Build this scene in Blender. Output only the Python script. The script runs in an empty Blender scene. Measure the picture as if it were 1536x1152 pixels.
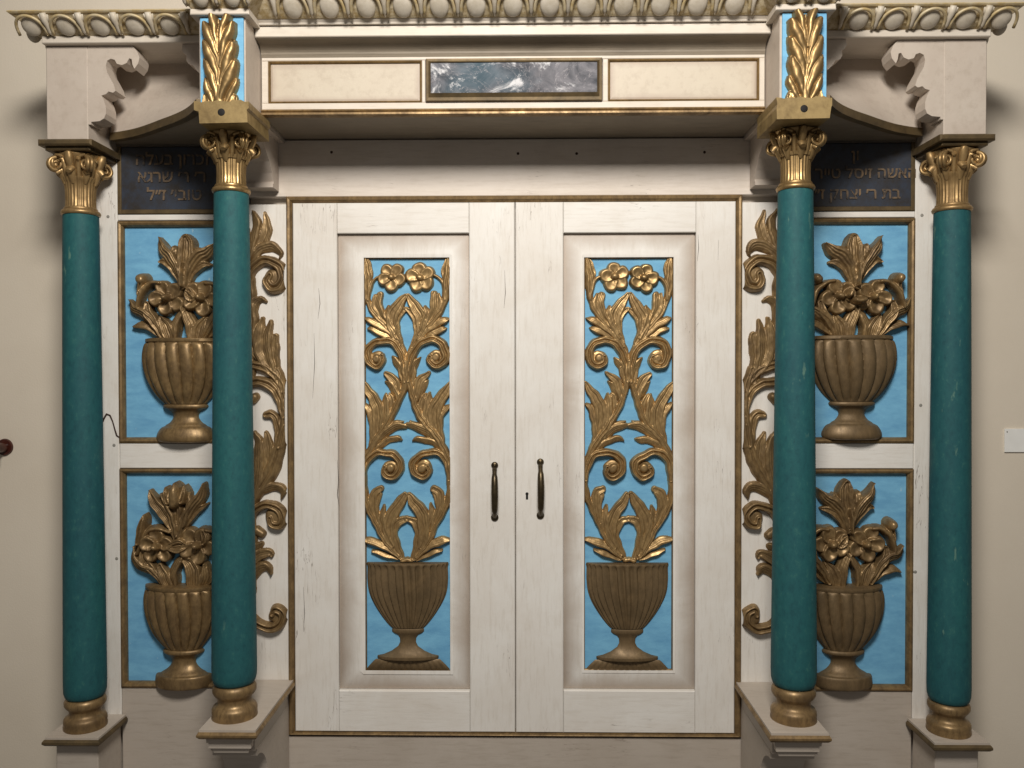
import bpy, bmesh, math, random
import numpy as np
from mathutils import Vector, Matrix
random.seed(7); rng = np.random.default_rng(7)
S = 0.0015            # metres per working unit
Z0 = 1.35             # height of the working origin above the floor
SC = bpy.context.scene
COL = SC.collection
# ---------------------------------------------------------------- camera calibration
FL = 1250.0
CA = (0.0153723957, 0.0156252715, -0.00101804648); CXY = (17.2385112, -18.9172933)
def rotm(a, b, c):
    ca, sa, cb, sb, cc, sc = np.cos(a), np.sin(a), np.cos(b), np.sin(b), np.cos(c), np.sin(c)
    return np.array([[cc,-sc,0],[sc,cc,0],[0,0,1]]) @ np.array([[cb,0,sb],[0,1,0],[-sb,0,cb]]) @ np.array([[1,0,0],[0,ca,-sa],[0,sa,ca]])
RM = rotm(*CA)
def W(px, py, d=0.0):
    """photograph pixel -> (X, V) of the real surface standing d units in front of the ark face"""
    v = RM.T @ np.array([(px-768)/FL, (py-576)/FL, 1.0])
    t = (1250.0-d)/v[2]
    return CXY[0]+t*v[0], CXY[1]+t*v[1]
def B(x, v, d): return (x*S, -d*S, Z0 - v*S)
# ---------------------------------------------------------------- materials
def nd(nt, t, **k):
    n = nt.nodes.new(t)
    for a, b in k.items():
        if a in n.inputs: n.inputs[a].default_value = b
        else: setattr(n, a, b)
    return n
def srgb(r, g, b):
    f = lambda c: (c/255/12.92) if c/255 <= .04045 else ((c/255+.055)/1.055)**2.4
    return (f(r), f(g), f(b), 1)
def newmat(name):
    m = bpy.data.materials.new(name); m.use_nodes = True
    nt = m.node_tree; nt.nodes.clear()
    o = nd(nt, 'ShaderNodeOutputMaterial'); p = nd(nt, 'ShaderNodeBsdfPrincipled')
    nt.links.new(p.outputs[0], o.inputs[0])
    return m, nt, p
def mixc(nt, fac, a, b, blend='MIX'):
    n = nt.nodes.new('ShaderNodeMix'); n.data_type = 'RGBA'; n.blend_type = blend
    for sock, val in ((n.inputs[0], fac), (n.inputs[6], a), (n.inputs[7], b)):
        if hasattr(val, 'is_output'): nt.links.new(val, sock)
        else: sock.default_value = val
    return n.outputs[2]
def ramp(nt, src, stops):
    r = nt.nodes.new('ShaderNodeValToRGB'); nt.links.new(src, r.inputs[0])
    while len(r.color_ramp.elements) < len(stops): r.color_ramp.elements.new(.5)
    for e, (p, c) in zip(r.color_ramp.elements, stops):
        e.position = p; e.color = c if len(c) == 4 else (*c, 1)
    return r.outputs[0]
def g(v): return (v, v, v, 1)
def coords(nt, scale):
    gm = nt.nodes.new('ShaderNodeNewGeometry')
    mp = nt.nodes.new('ShaderNodeMapping'); mp.inputs['Scale'].default_value = scale
    nt.links.new(gm.outputs['Position'], mp.inputs['Vector'])
    return mp.outputs[0]
def noise(nt, scale, vec, detail=5, rough=.6, dist=0):
    n = nd(nt, 'ShaderNodeTexNoise', Scale=scale, Detail=detail, Roughness=rough, Distortion=dist)
    nt.links.new(vec, n.inputs['Vector']); return n.outputs[0]
def bump(nt, p, h, strength, dist=.001, normal=None):
    b = nd(nt, 'ShaderNodeBump', Strength=strength, Distance=dist)
    nt.links.new(h, b.inputs['Height'])
    if normal: nt.links.new(normal, b.inputs['Normal'])
    nt.links.new(b.outputs[0], p.inputs['Normal']); return b.outputs[0]
def paint(name, base, tint, stain, axis='v', crack=.5, rough=.55, stainamt=.5, band=None, bandcol=None, bumps=.25):
    """old oil paint on boards: brush grain along the board, yellowed stains, hairline cracks.
    band = (cx,cv,hx,hv,width): a painted darker border of a panel"""
    m, nt, p = newmat(name)
    sc = {'v': (9, 9, 1.0), 'h': (1.0, 9, 9), 'n': (4, 4, 4)}[axis]
    grain = noise(nt, 14, coords(nt, sc), 8, .7)
    blotch = noise(nt, 5.5, coords(nt, (1, 1, 1)), 6, .65, .6)
    fine = noise(nt, 260, coords(nt, (1, 1, 1)), 3, .6)
    c = mixc(nt, ramp(nt, blotch, [(.35, g(0)), (.68, g(1))]), base, tint)
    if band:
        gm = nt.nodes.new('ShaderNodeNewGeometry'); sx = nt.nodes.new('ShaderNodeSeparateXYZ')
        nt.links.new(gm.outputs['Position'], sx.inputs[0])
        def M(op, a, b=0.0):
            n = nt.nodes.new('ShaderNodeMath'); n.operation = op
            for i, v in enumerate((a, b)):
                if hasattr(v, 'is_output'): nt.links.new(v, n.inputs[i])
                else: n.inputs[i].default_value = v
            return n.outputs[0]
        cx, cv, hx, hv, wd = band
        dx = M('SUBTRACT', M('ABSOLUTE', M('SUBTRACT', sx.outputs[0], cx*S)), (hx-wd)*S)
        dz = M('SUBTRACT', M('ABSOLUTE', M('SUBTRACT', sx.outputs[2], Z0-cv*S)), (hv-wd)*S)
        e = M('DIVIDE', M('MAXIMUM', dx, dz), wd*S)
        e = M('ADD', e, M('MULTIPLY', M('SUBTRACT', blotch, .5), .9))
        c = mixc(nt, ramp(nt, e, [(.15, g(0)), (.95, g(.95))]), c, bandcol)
    c = mixc(nt, ramp(nt, grain, [(.36, g(.55*stainamt)), (.5, g(0))]), c, stain)
    c = mixc(nt, ramp(nt, noise(nt, 1.7, coords(nt, (1, 1, 1)), 8, .7), [(.5, g(0)), (.75, g(.5*stainamt))]), c, stain)
    if crack:
        cs = {'v': (26, 26, 2.2), 'h': (2.2, 26, 26), 'n': (9, 9, 9)}[axis]
        n1 = noise(nt, 3.2, coords(nt, cs), 3, .5, .35)
        line = ramp(nt, n1, [(.492, g(0)), (.4985, g(1)), (.5015, g(1)), (.508, g(0))])
        gate = ramp(nt, noise(nt, 7, coords(nt, (1.3, 1, .7)), 3, .6), [(.56, g(0)), (.66, g(crack))])
        lm = mixc(nt, 1.0, line, gate, 'MULTIPLY')
        c = mixc(nt, lm, c, srgb(96, 80, 66))
    nt.links.new(c, p.inputs['Base Color'])
    p.inputs['Roughness'].default_value = rough
    b1 = bump(nt, p, grain, bumps, .0016)
    bump(nt, p, fine, .12, .0006, b1)
    return m
def gold(name, base, dark, metal=.75, rough=.42, patina=(.35, .7)):
    m, nt, p = newmat(name)
    n1 = noise(nt, 22, coords(nt, (1, 1, 1)), 7, .7, .4)
    n2 = noise(nt, 140, coords(nt, (1, 1, .35)), 5, .65)
    c = mixc(nt, ramp(nt, n1, [(patina[0], g(0)), (patina[1], g(1))]), base, dark)
    c = mixc(nt, ramp(nt, n2, [(.34, g(.6)), (.55, g(0))]), c, dark)
    rub = ramp(nt, noise(nt, 60, coords(nt, (1, 1, 1)), 6, .75), [(.66, g(0)), (.74, g(.35))])
    c = mixc(nt, rub, c, srgb(190, 150, 92))
    nt.links.new(c, p.inputs['Base Color'])
    p.inputs['Metallic'].default_value = metal
    r = ramp(nt, n1, [(.3, g(rough-.08)), (.75, g(min(1, rough+.22)))])
    nt.links.new(r, p.inputs['Roughness'])
    b1 = bump(nt, p, n2, .16, .0012)
    bump(nt, p, noise(nt, 420, coords(nt, (1, 1, 1)), 3), .15, .0006, b1)
    return m
def flat(name, a, b, rough=.6, scale=30, stretch=(1, 1, 1), metal=0, bumps=.15, specks=None, lohi=(.38, .66)):
    m, nt, p = newmat(name)
    n1 = noise(nt, scale, coords(nt, stretch), 8, .7, .2)
    c = mixc(nt, ramp(nt, n1, [(lohi[0], g(0)), (lohi[1], g(1))]), a, b)
    if specks:
        n3 = noise(nt, 75, coords(nt, (1, 1, .45)), 5, .6)
        c = mixc(nt, ramp(nt, n3, [(.69, g(0)), (.73, g(.55))]), c, specks)
    nt.links.new(c, p.inputs['Base Color'])
    p.inputs['Roughness'].default_value = rough; p.inputs['Metallic'].default_value = metal
    b1 = bump(nt, p, n1, bumps, .001)
    bump(nt, p, noise(nt, 300, coords(nt, (1, 1, 1)), 4), .15, .0007, b1)
    return m
WHITE, WTINT, WST = srgb(230, 227, 221), srgb(220, 214, 205), srgb(184, 172, 154)
M = {}
M['white_v'] = paint('aged white paint vertical', WHITE, WTINT, WST, 'v', stainamt=.42, crack=.8)
M['white_h'] = paint('aged white paint horizontal', WHITE, WTINT, WST, 'h', stainamt=.35)
M['white_dimmed'] = paint('white paint dimmed against lamp', srgb(212, 203, 190), srgb(200, 190, 176), srgb(170, 156, 136), 'h', crack=.2, stainamt=.4)  # white darkened in its colour to offset the strong lamp light up top
M['header'] = paint('greyed header paint', srgb(216, 206, 195), srgb(206, 195, 182), srgb(170, 155, 138), 'h', crack=.5, stainamt=.4)
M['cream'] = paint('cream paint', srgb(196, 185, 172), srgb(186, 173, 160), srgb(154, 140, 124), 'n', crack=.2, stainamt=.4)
M['taupe'] = paint('greyed lower paint', srgb(188, 178, 166), srgb(180, 169, 156), srgb(150, 138, 122), 'h', crack=.4, stainamt=.5)
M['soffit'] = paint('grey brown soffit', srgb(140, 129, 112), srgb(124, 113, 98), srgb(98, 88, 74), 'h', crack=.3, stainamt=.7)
M['gold'] = gold('old gilding', srgb(186, 155, 106), srgb(128, 103, 68), .6, .38)
M['gold_bright'] = gold('bright gilding', srgb(178, 149, 102), srgb(122, 100, 66), .78, .38, (.35, .75))
M['bronze'] = gold('bronze paint', srgb(156, 129, 88), srgb(98, 78, 52), .45, .40)
M['bronze_dark'] = gold('dull and shaded bronze paint', srgb(130, 108, 77), srgb(96, 79, 54), .38, .5)  # own tone of the door urns; on the right vases it paints shade
M['ochre'] = flat('raw ochre block', srgb(154, 132, 88), srgb(118, 98, 62), .5, 30, metal=.3, bumps=.5)
M['olive'] = flat('dark olive gilding', srgb(112, 94, 64), srgb(78, 66, 46), .5, 22, metal=.4)
M['blue'] = flat('sky blue ground', srgb(120, 182, 217), srgb(98, 158, 198), .7, 14, (1, 1, 2.6), specks=srgb(176, 206, 216), bumps=.12)
def teal():
    m, nt, p = newmat('worn teal paint')
    v = coords(nt, (1, 1, .35)); n1 = noise(nt, 9, v, 7, .7, .5); n2 = noise(nt, 90, coords(nt, (1, 1, .6)), 6, .75)
    c = mixc(nt, ramp(nt, n1, [(.34, g(0)), (.68, g(1))]), srgb(34, 93, 95), srgb(30, 81, 88))
    c = mixc(nt, ramp(nt, n2, [(.34, g(.5)), (.5, g(0))]), c, srgb(20, 64, 72))
    c = mixc(nt, ramp(nt, n2, [(.56, g(0)), (.7, g(.35))]), c, srgb(74, 126, 112))
    sp = noise(nt, 55, coords(nt, (1, 1, .3)), 5, .6)
    gate = noise(nt, 6, coords(nt, (1, 1, 1)), 3, .6)
    c = mixc(nt, mixc(nt, 1.0, ramp(nt, sp, [(.66, g(0)), (.70, g(.38))]), ramp(nt, gate, [(.5, g(0)), (.6, g(1))]), 'MULTIPLY'), c, srgb(128, 160, 136))
    nt.links.new(c, p.inputs['Base Color']); p.inputs['Roughness'].default_value = .66; p.inputs['Specular IOR Level'].default_value = .35
    b1 = bump(nt, p, n2, .3, .0012); bump(nt, p, noise(nt, 300, coords(nt, (1, 1, 1)), 4), .25, .0008, b1)
    return m
M['teal'] = teal()
M['plaque'] = flat('blue black plaque', srgb(48, 56, 70), srgb(44, 39, 34), .5, 26, bumps=.4)
M['letter'] = flat('worn gilt letters', srgb(128, 106, 80), srgb(56, 52, 50), .6, 34, metal=.1, lohi=(.38, .6))
M['ring'] = flat('worn gilt edge', srgb(186, 164, 116), srgb(200, 188, 160), .5, 60, metal=.15)
M['egg'] = flat('ivory relief paint', srgb(208, 199, 183), srgb(186, 175, 155), .5, 40, bumps=.3)
M['ovolo'] = flat('worn gilt and ivory ground', srgb(196, 182, 152), srgb(158, 136, 92), .55, 70, bumps=.5, lohi=(.42, .6))
M['iron'] = flat('dark brass handle', srgb(92, 80, 58), srgb(58, 50, 38), .36, 60, metal=.8)
M['black'] = flat('black void', srgb(14, 11, 9), srgb(22, 18, 14), .8, 30)
M['crack'] = flat('crack', srgb(48, 32, 24), srgb(70, 52, 40), .9, 30)
M['filler'] = flat('nail filler', srgb(150, 146, 138), srgb(120, 118, 112), .7, 60)
M['wood'] = flat('dark red wood', srgb(74, 34, 24), srgb(44, 20, 14), .3, 30, (1, 1, .3))
M['card'] = flat('white card', srgb(240, 240, 236), srgb(232, 232, 228), .6, 10, bumps=0)
M['print'] = flat('grey print', srgb(120, 118, 114), srgb(140, 138, 134), .7, 10, bumps=0)
def wall_mat():
    m, nt, p = newmat('warm beige plaster')
    n1 = noise(nt, 2.2, coords(nt, (1, 1, 1)), 5, .6)
    c = mixc(nt, ramp(nt, n1, [(.3, g(0)), (.7, g(1))]), srgb(222, 212, 195), srgb(212, 201, 183))
    nt.links.new(c, p.inputs['Base Color']); p.inputs['Roughness'].default_value = .8
    bump(nt, p, noise(nt, 240, coords(nt, (1, 1, 1)), 4), .3, .0012)
    return m
M['wall'] = wall_mat()
def marble():
    m, nt, p = newmat('painted marble')
    v = coords(nt, (.75, 1, 1))
    n1 = noise(nt, 17, v, 7, .68, 1.0); n2 = noise(nt, 12, v, 7, .72, 1.6); n3 = noise(nt, 9, v, 3, .5)
    c = mixc(nt, ramp(nt, n1, [(.38, g(0)), (.6, g(1))]), srgb(70, 72, 78), srgb(120, 119, 124))
    c = mixc(nt, ramp(nt, n3, [(.5, g(0)), (.64, g(.45))]), c, srgb(66, 98, 112))
    c = mixc(nt, ramp(nt, n2, [(.52, g(0)), (.55, g(.3)), (.60, g(.95))]), c, srgb(206, 206, 208))
    c = mixc(nt, ramp(nt, noise(nt, 14, v, 5, .6, 2.5), [(.492, g(0)), (.5, g(.55)), (.508, g(0))]), c, srgb(176, 170, 172))
    nt.links.new(c, p.inputs['Base Color']); p.inputs['Roughness'].default_value = .75; p.inputs['Specular IOR Level'].default_value = .2
    return m
M['marble'] = marble()
# ---------------------------------------------------------------- object helpers
def obj(name, verts, faces, mat, parent=None, smooth=False, label=None, angle=None):
    me = bpy.data.meshes.new(name)
    me.from_pydata([tuple(v) for v in verts], [], faces); me.update()
    bm = bmesh.new(); bm.from_mesh(me); bmesh.ops.recalc_face_normals(bm, faces=bm.faces); bm.to_mesh(me); bm.free()
    if smooth:
        me.polygons.foreach_set('use_smooth', [True]*len(me.polygons))
    o = bpy.data.objects.new(name, me); COL.objects.link(o); me.materials.append(M[mat])
    if parent: o.parent = parent
    if label: o['label'] = label
    if angle:
        me.set_sharp_from_angle(angle=math.radians(angle))
    return o
class MB:
    def __init__(s): s.v = []; s.f = []
    def add(s, v, f):
        n = len(s.v); s.v += [tuple(q) for q in v]; s.f += [tuple(i+n for i in q) for q in f]
    def box(s, x0, x1, v0, v1, d0, d1, bev=.8):
        x0, x1 = sorted((x0, x1)); v0, v1 = sorted((v0, v1)); d0, d1 = sorted((d0, d1))
        b = min(bev, (x1-x0)/3, (v1-v0)/3, (d1-d0)/3)
        s.loops([(x0, x1, v0, v1, d0), (x0, x1, v0, v1, d1-b), (x0+b, x1-b, v0+b, v1-b, d1)], True, True)
    def loops(s, L, cap0=False, cap1=False):
        n = len(s.v)
        for (x0, x1, v0, v1, d) in L:
            s.v += [B(x0, v0, d), B(x1, v0, d), B(x1, v1, d), B(x0, v1, d)]
        for k in range(len(L)-1):
            for j in range(4):
                a = n+4*k; s.f.append((a+j, a+(j+1) % 4, a+4+(j+1) % 4, a+4+j))
        if cap0: s.f.append((n, n+1, n+2, n+3))
        if cap1: a = n+4*(len(L)-1); s.f.append((a, a+1, a+2, a+3))
    def lathe(s, cx, cd, prof, seg=48, fl=None, a0=0, a1=2*math.pi, depth=1.0, closed=True):
        """prof: list (v, r); axis vertical; fl(theta, v, i) multiplies the radius"""
        n = len(s.v); m = seg if closed else seg+1
        for i, (v, r) in enumerate(prof):
            for j in range(m):
                th = a0+(a1-a0)*j/seg
                k = fl(th, v, i) if fl else 1
                s.v.append(B(cx+r*k*math.cos(th), v, cd+r*k*math.sin(th)*depth))
        for i in range(len(prof)-1):
            for j in range(seg):
                j2 = (j+1) % m if closed else j+1
                s.f.append((n+i*m+j, n+i*m+j2, n+(i+1)*m+j2, n+(i+1)*m+j))
        for i in (0, len(prof)-1):
            s.f.append(tuple(n+i*m+j for j in range(m)))
    def tube(s, pts, rad, seg=10, sx=1.0):
        """pts in (X,V,d) units"""
        P = [np.array(p, float) for p in pts]; n = len(s.v); up = np.array([0, 0, 1.0])
        for i, p in enumerate(P):
            t = P[min(i+1, len(P)-1)]-P[max(i-1, 0)]; t /= (np.linalg.norm(t)+1e-9)
            a = np.cross(t, up)
            if np.linalg.norm(a) < .05: a = np.cross(t, np.array([1.0, 0, 0]))
            a /= np.linalg.norm(a); b = np.cross(a, t)
            r = rad[i] if hasattr(rad, '__len__') else rad
            for j in range(seg):
                th = 2*math.pi*j/seg; q = p+r*(sx*math.cos(th)*a+math.sin(th)*b); s.v.append(B(*q))
        for i in range(len(P)-1):
            for j in range(seg):
                s.f.append((n+i*seg+j, n+i*seg+(j+1) % seg, n+(i+1)*seg+(j+1) % seg, n+(i+1)*seg+j))
        s.f.append(tuple(range(n, n+seg))); s.f.append(tuple(range(len(s.v)-seg, len(s.v))))
    def ell(s, c, r, seg=16, ring=10, R=None):
        n = len(s.v)
        for i in range(ring+1):
            ph = math.pi*i/ring
            for j in range(seg):
                th = 2*math.pi*j/seg
                q = np.array([r[0]*math.sin(ph)*math.cos(th), r[1]*math.cos(ph), r[2]*math.sin(ph)*math.sin(th)])
                if R is not None: q = R @ q
                s.v.append(B(c[0]+q[0], c[1]+q[1], c[2]+q[2]))
        for i in range(ring):
            for j in range(seg):
                s.f.append((n+i*seg+j, n+i*seg+(j+1) % seg, n+(i+1)*seg+(j+1) % seg, n+(i+1)*seg+j))
    def prism(s, poly, fn0, fn1):
        """poly: list of 2D points; fn0/fn1 map a point to (X,V,d) of the two faces"""
        n = len(s.v); k = len(poly)
        s.v += [B(*fn0(p)) for p in poly]+[B(*fn1(p)) for p in poly]
        s.f.append(tuple(range(n, n+k))); s.f.append(tuple(range(n+k, n+2*k)))
        for i in range(k): s.f.append((n+i, n+(i+1) % k, n+k+(i+1) % k, n+k+i))
    def build(s, name, mat, parent=None, smooth=False, label=None, angle=None):
        return obj(name, s.v, s.f, mat, parent, smooth, label, angle)
def boxo(name, mat, parent, *a, label=None, **k):
    m = MB(); m.box(*a, **k); return m.build(name, mat, parent, label=label)
# ---------------------------------------------------------------- carved relief
def catmull(P, step):
    P = np.array(P, float); n = len(P)
    Q = np.vstack([2*P[0]-P[1], P, 2*P[-1]-P[-2]]); out = []
    for i in range(1, n):
        L = np.hypot(*(Q[i+1]-Q[i])[:2]); k = max(2, int(L/step))
        for t in np.arange(k)/k:
            a, b, c, d = Q[i-1], Q[i], Q[i+1], Q[i+2]
            out.append(.5*((2*b)+(-a+c)*t+(2*a-5*b+4*c-d)*t*t+(-a+3*b-3*c+d)*t**3))
    out.append(P[-1]); out = np.array(out); out[:, 2] = np.maximum(out[:, 2], .4); return out
def profile(kind, t, H):
    a = np.clip(np.abs(t), 0, 1); e = (1-a**5)**.5
    if kind == 'r': return H*(1-a**2.4)**.5
    cut = .042*np.cos(t*np.pi*5)*(1-a**4)                            # gouge marks along the leaf
    if kind == 's': return H*e*(.56+.44*a**1.6+cut)                  # scooped leaf
    if kind == 'f': return H*e*(.58+.42*a**1.8)                      # cupped petal
    if kind == 'v': return H*(1-a**2.6)**.5*(1-.30*np.exp(-(t/.13)**2)+.6*cut)  # convex lobe with a vein
    if kind == 'c': return H*e*(.55+.45*np.sin(np.pi*a)**1)           # channelled volute
    if kind == 'l': return H*e*(.72-.34*t+cut)                   # slanted lobe, one side high
    if kind == 'k': return H*e*(.72+.34*t+cut)
    return H*e
def relief(name, strokes, rect, mat, parent, d0, res=.8, clip=True, noise_amp=.2, back=-2.5, label=None):
    """strokes: (kind, H, [(x,v,w)...]) in units; carved as one continuous surface rising from depth d0"""
    x0, x1, v0, v1 = rect
    nx = int((x1-x0)/res)+1; nv = int((v1-v0)/res)+1
    xs = np.linspace(x0, x1, nx); vs = np.linspace(v0, v1, nv)
    GX, GV = np.meshgrid(xs, vs)
    ph = random.uniform(0, 6.28); ap = random.uniform(.7, 1.1)
    wx = GX+ap*np.sin(GV*.075+ph)+.45*np.sin(GV*.31+GX*.17+ph); wv = GV+ap*np.sin(GX*.11+2*ph)+.45*np.sin(GX*.29-GV*.12+ph)
    Hh = np.full(GX.shape, -9.0)
    for kind, H, pts in strokes:
        C = catmull(pts, 2.2); wm = C[:, 2].max()
        a0, a1 = C[:, 0].min()-wm-3, C[:, 0].max()+wm+3; b0, b1 = C[:, 1].min()-wm-3, C[:, 1].max()+wm+3
        ix = np.where((xs > a0) & (xs < a1))[0]; iv = np.where((vs > b0) & (vs < b1))[0]
        if len(ix) == 0 or len(iv) == 0: continue
        sl = (slice(iv[0], iv[-1]+1), slice(ix[0], ix[-1]+1))
        X = wx[sl]; V = wv[sl]; best = np.full(X.shape, 1e9); bt = np.zeros(X.shape); bw = np.ones(X.shape)
        for i in range(len(C)-1):
            p, q = C[i], C[i+1]; dx, dv = q[0]-p[0], q[1]-p[1]; L2 = dx*dx+dv*dv+1e-9
            u = np.clip(((X-p[0])*dx+(V-p[1])*dv)/L2, 0, 1)
            ex, ev = X-(p[0]+u*dx), V-(p[1]+u*dv); w = p[2]+u*(q[2]-p[2])
            r = np.hypot(ex, ev)/w
            sg = np.where(dx*ev-dv*ex >= 0, 1.0, -1.0)
            m = r < best
            best[m] = r[m]; bt[m] = (r*sg)[m]; bw[m] = w[m]
        h = profile(kind, bt, H)*(.5+.5*np.sqrt(bw/wm))
        out = best >= 1
        h[out] = -(best[out]-1)*bw[out]*1.6
        Hh[sl] = np.maximum(Hh[sl], h)
    inside = Hh > 0
    Hh += np.where(inside, noise_amp*(np.sin(GX*.23+GV*.11)*np.sin(GV*.19-GX*.07)+.5*np.sin(GX*.61+1.3*np.sin(GV*.2))*np.sin(GV*.47)), 0)
    Hh = np.maximum(Hh, back)
    keep = (Hh > back+.01)
    cell = keep[:-1, :-1] | keep[1:, :-1] | keep[:-1, 1:] | keep[1:, 1:]
    used = np.zeros(Hh.shape, bool)
    used[:-1, :-1] |= cell; used[1:, :-1] |= cell; used[:-1, 1:] |= cell; used[1:, 1:] |= cell
    idx = -np.ones(Hh.shape, int); idx[used] = np.arange(used.sum())
    verts = np.stack([GX[used]*S, -(d0+Hh[used])*S, Z0-GV[used]*S], 1)
    ci, cj = np.where(cell)
    faces = np.stack([idx[ci+1, cj], idx[ci+1, cj+1], idx[ci, cj+1], idx[ci, cj]], 1)
    me = bpy.data.meshes.new(name)
    me.vertices.add(len(verts)); me.vertices.foreach_set('co', verts.ravel())
    me.loops.add(faces.size); me.loops.foreach_set('vertex_index', faces.ravel())
    me.polygons.add(len(faces)); me.polygons.foreach_set('loop_start', np.arange(len(faces))*4)
    me.update(calc_edges=True); me.validate()
    me.polygons.foreach_set('use_smooth', [True]*len(me.polygons))
    me.materials.append(M[mat])
    o = bpy.data.objects.new(name, me); COL.objects.link(o); o.parent = parent
    if label: o['label'] = label
    return o
def flower(cx, cy, R, H, n=5, rot=0., kind='f', butt=.26):
    out = []
    for k in range(n):
        a = rot+2*math.pi*k/n; c, s = math.cos(a), math.sin(a)
        hh = H*(1+.10*((k*37) % 3-1))
        out.append((kind, hh, [(cx+.12*R*c, cy+.12*R*s, .16*R), (cx+.38*R*c, cy+.38*R*s, .36*R), (cx+.58*R*c, cy+.58*R*s, .44*R)]))
    out.append(('r', H*1.25, [(cx-.02*R, cy, butt*R), (cx+.02*R, cy, butt*R)]))
    return out
def T(strokes, f, ws, jit=0.0, kflip=False):
    """map traced strokes (x,y,w) through f into units, scaling widths"""
    out = []
    for kind, H, pts in strokes:
        if kflip: kind = {'l': 'k', 'k': 'l'}.get(kind, kind)
        P = []; kw = random.uniform(.93, 1.08); H = H*random.uniform(.92, 1.08)
        for x, y, w in pts:
            X, V = f(x, y); P.append((X+random.uniform(-jit, jit), V+random.uniform(-jit, jit), w*ws*kw))
        out.append((kind, H, P))
    return out
# ================================================================ THE ARK
def empty(name, loc, label, cat):
    o = bpy.data.objects.new(name, None); COL.objects.link(o); o.location = loc
    o['label'] = label; o['category'] = cat; o.empty_display_size = .1
    return o
ark = empty('torah_ark', (0, 0, 0), 'carved white wooden ark with closed double doors, teal columns and gilt vase carvings', 'torah ark')
XB = 597      # inner edge of outer stile
WALLD = -105.0
VB = 860      # foot of the ark
# ---- carcass
boxo('back_board', 'taupe', ark, -652, 652, -508, VB, WALLD+1, -16)
for s in (-1, 1):
    boxo('side_stile', 'white_v', ark, s*XB, s*652, -345, 505, -15.9, 0, bev=1.2)
    boxo('scroll_board', 'white_v', ark, s*341, s*413, -270, 452, -15.9, 0, bev=1)
    boxo('rail', 'white_h', ark, s*413.3, s*596.7, -256+.5, -247, -15.9, -.8)
    boxo('rail', 'white_h', ark, s*413.3, s*596.7, 89.5, 127.5, -15.9, -.5, bev=1.2)
    boxo('lower_panel', 'taupe', ark, s*345, s*596.7, 461.5, VB, -15.9, -1.5, bev=1)
boxo('header_board', 'header', ark, -412, 412, -366, -281.5, -15.9, -1.2)
boxo('header_board', 'header', ark, -340.6, 340.6, -281.2, -274.5, -15.9, -1.0)
boxo('bottom_panel', 'taupe', ark, -344.6, 344.6, 535, VB, -15.9, -2.0)
# gilt moulding round the doors
fm = MB(); fm.loops([(-340.8, 340.8, -281, 534.6, -6), (-340.8, 340.8, -281, 531.5, 1.2), (-338.6, 338.6, -279, 530.4, 2.8), (-335.6, 335.6, -276, 529.2, 2.2), (-332.6, 332.6, -272.4, 527.6, -2), (-332, 332, -272, 527, -15)])
fm.build('door_moulding', 'bronze', ark)
# nail heads, fillers and the crack in the left stile
for px, py in ((162, 325), (171, 668), (175, 838), (1383, 323), (1373, 858), (1381, 608)):
    x, v = W(px, py); nl = MB(); nl.ell((x, v, -.6), (3, 3, 1.1)); nl.build('nail_filler', 'filler', ark, True)
for px, py in ((497, 228), (777, 230), (865, 230), (1057, 228)):
    x, v = W(px, py); nl = MB(); nl.ell((x, v, -1.4), (2.2, 2.2, .8)); nl.build('nail_hole', 'crack', ark, True)
cr = MB()
pts = [(154, 634), (156, 628), (160, 621), (165, 623), (169, 632), (172, 643), (175, 653), (180, 657)]
cr.tube([(*W(a, b), .2) for a, b in pts], [.8, 1.4, 1.6, 1.3, 1.0, 1.1, 1.3, .8], 6)
cr.build('crack', 'crack', ark)
for ln in ([(478, 432), (480, 455), (477, 478)], [(471, 500), (472, 545), (469, 598)], [(757, 405), (758, 440), (756, 462)], [(1047, 352), (1048, 372), (1046, 392)], [(1078, 360), (1077, 390)], [(1109, 330), (1110, 352), (1108, 366)], [(455, 880), (457, 920), (455, 948)], [(506, 690), (508, 720), (506, 742), (509, 760)],
           ):
    cr = MB(); cr.tube([(*W(a, b), .0) for a, b in ln], [.12]+[.42]*(len(ln)-2)+[.12], 5); cr.build('crack', 'crack', ark)
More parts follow.
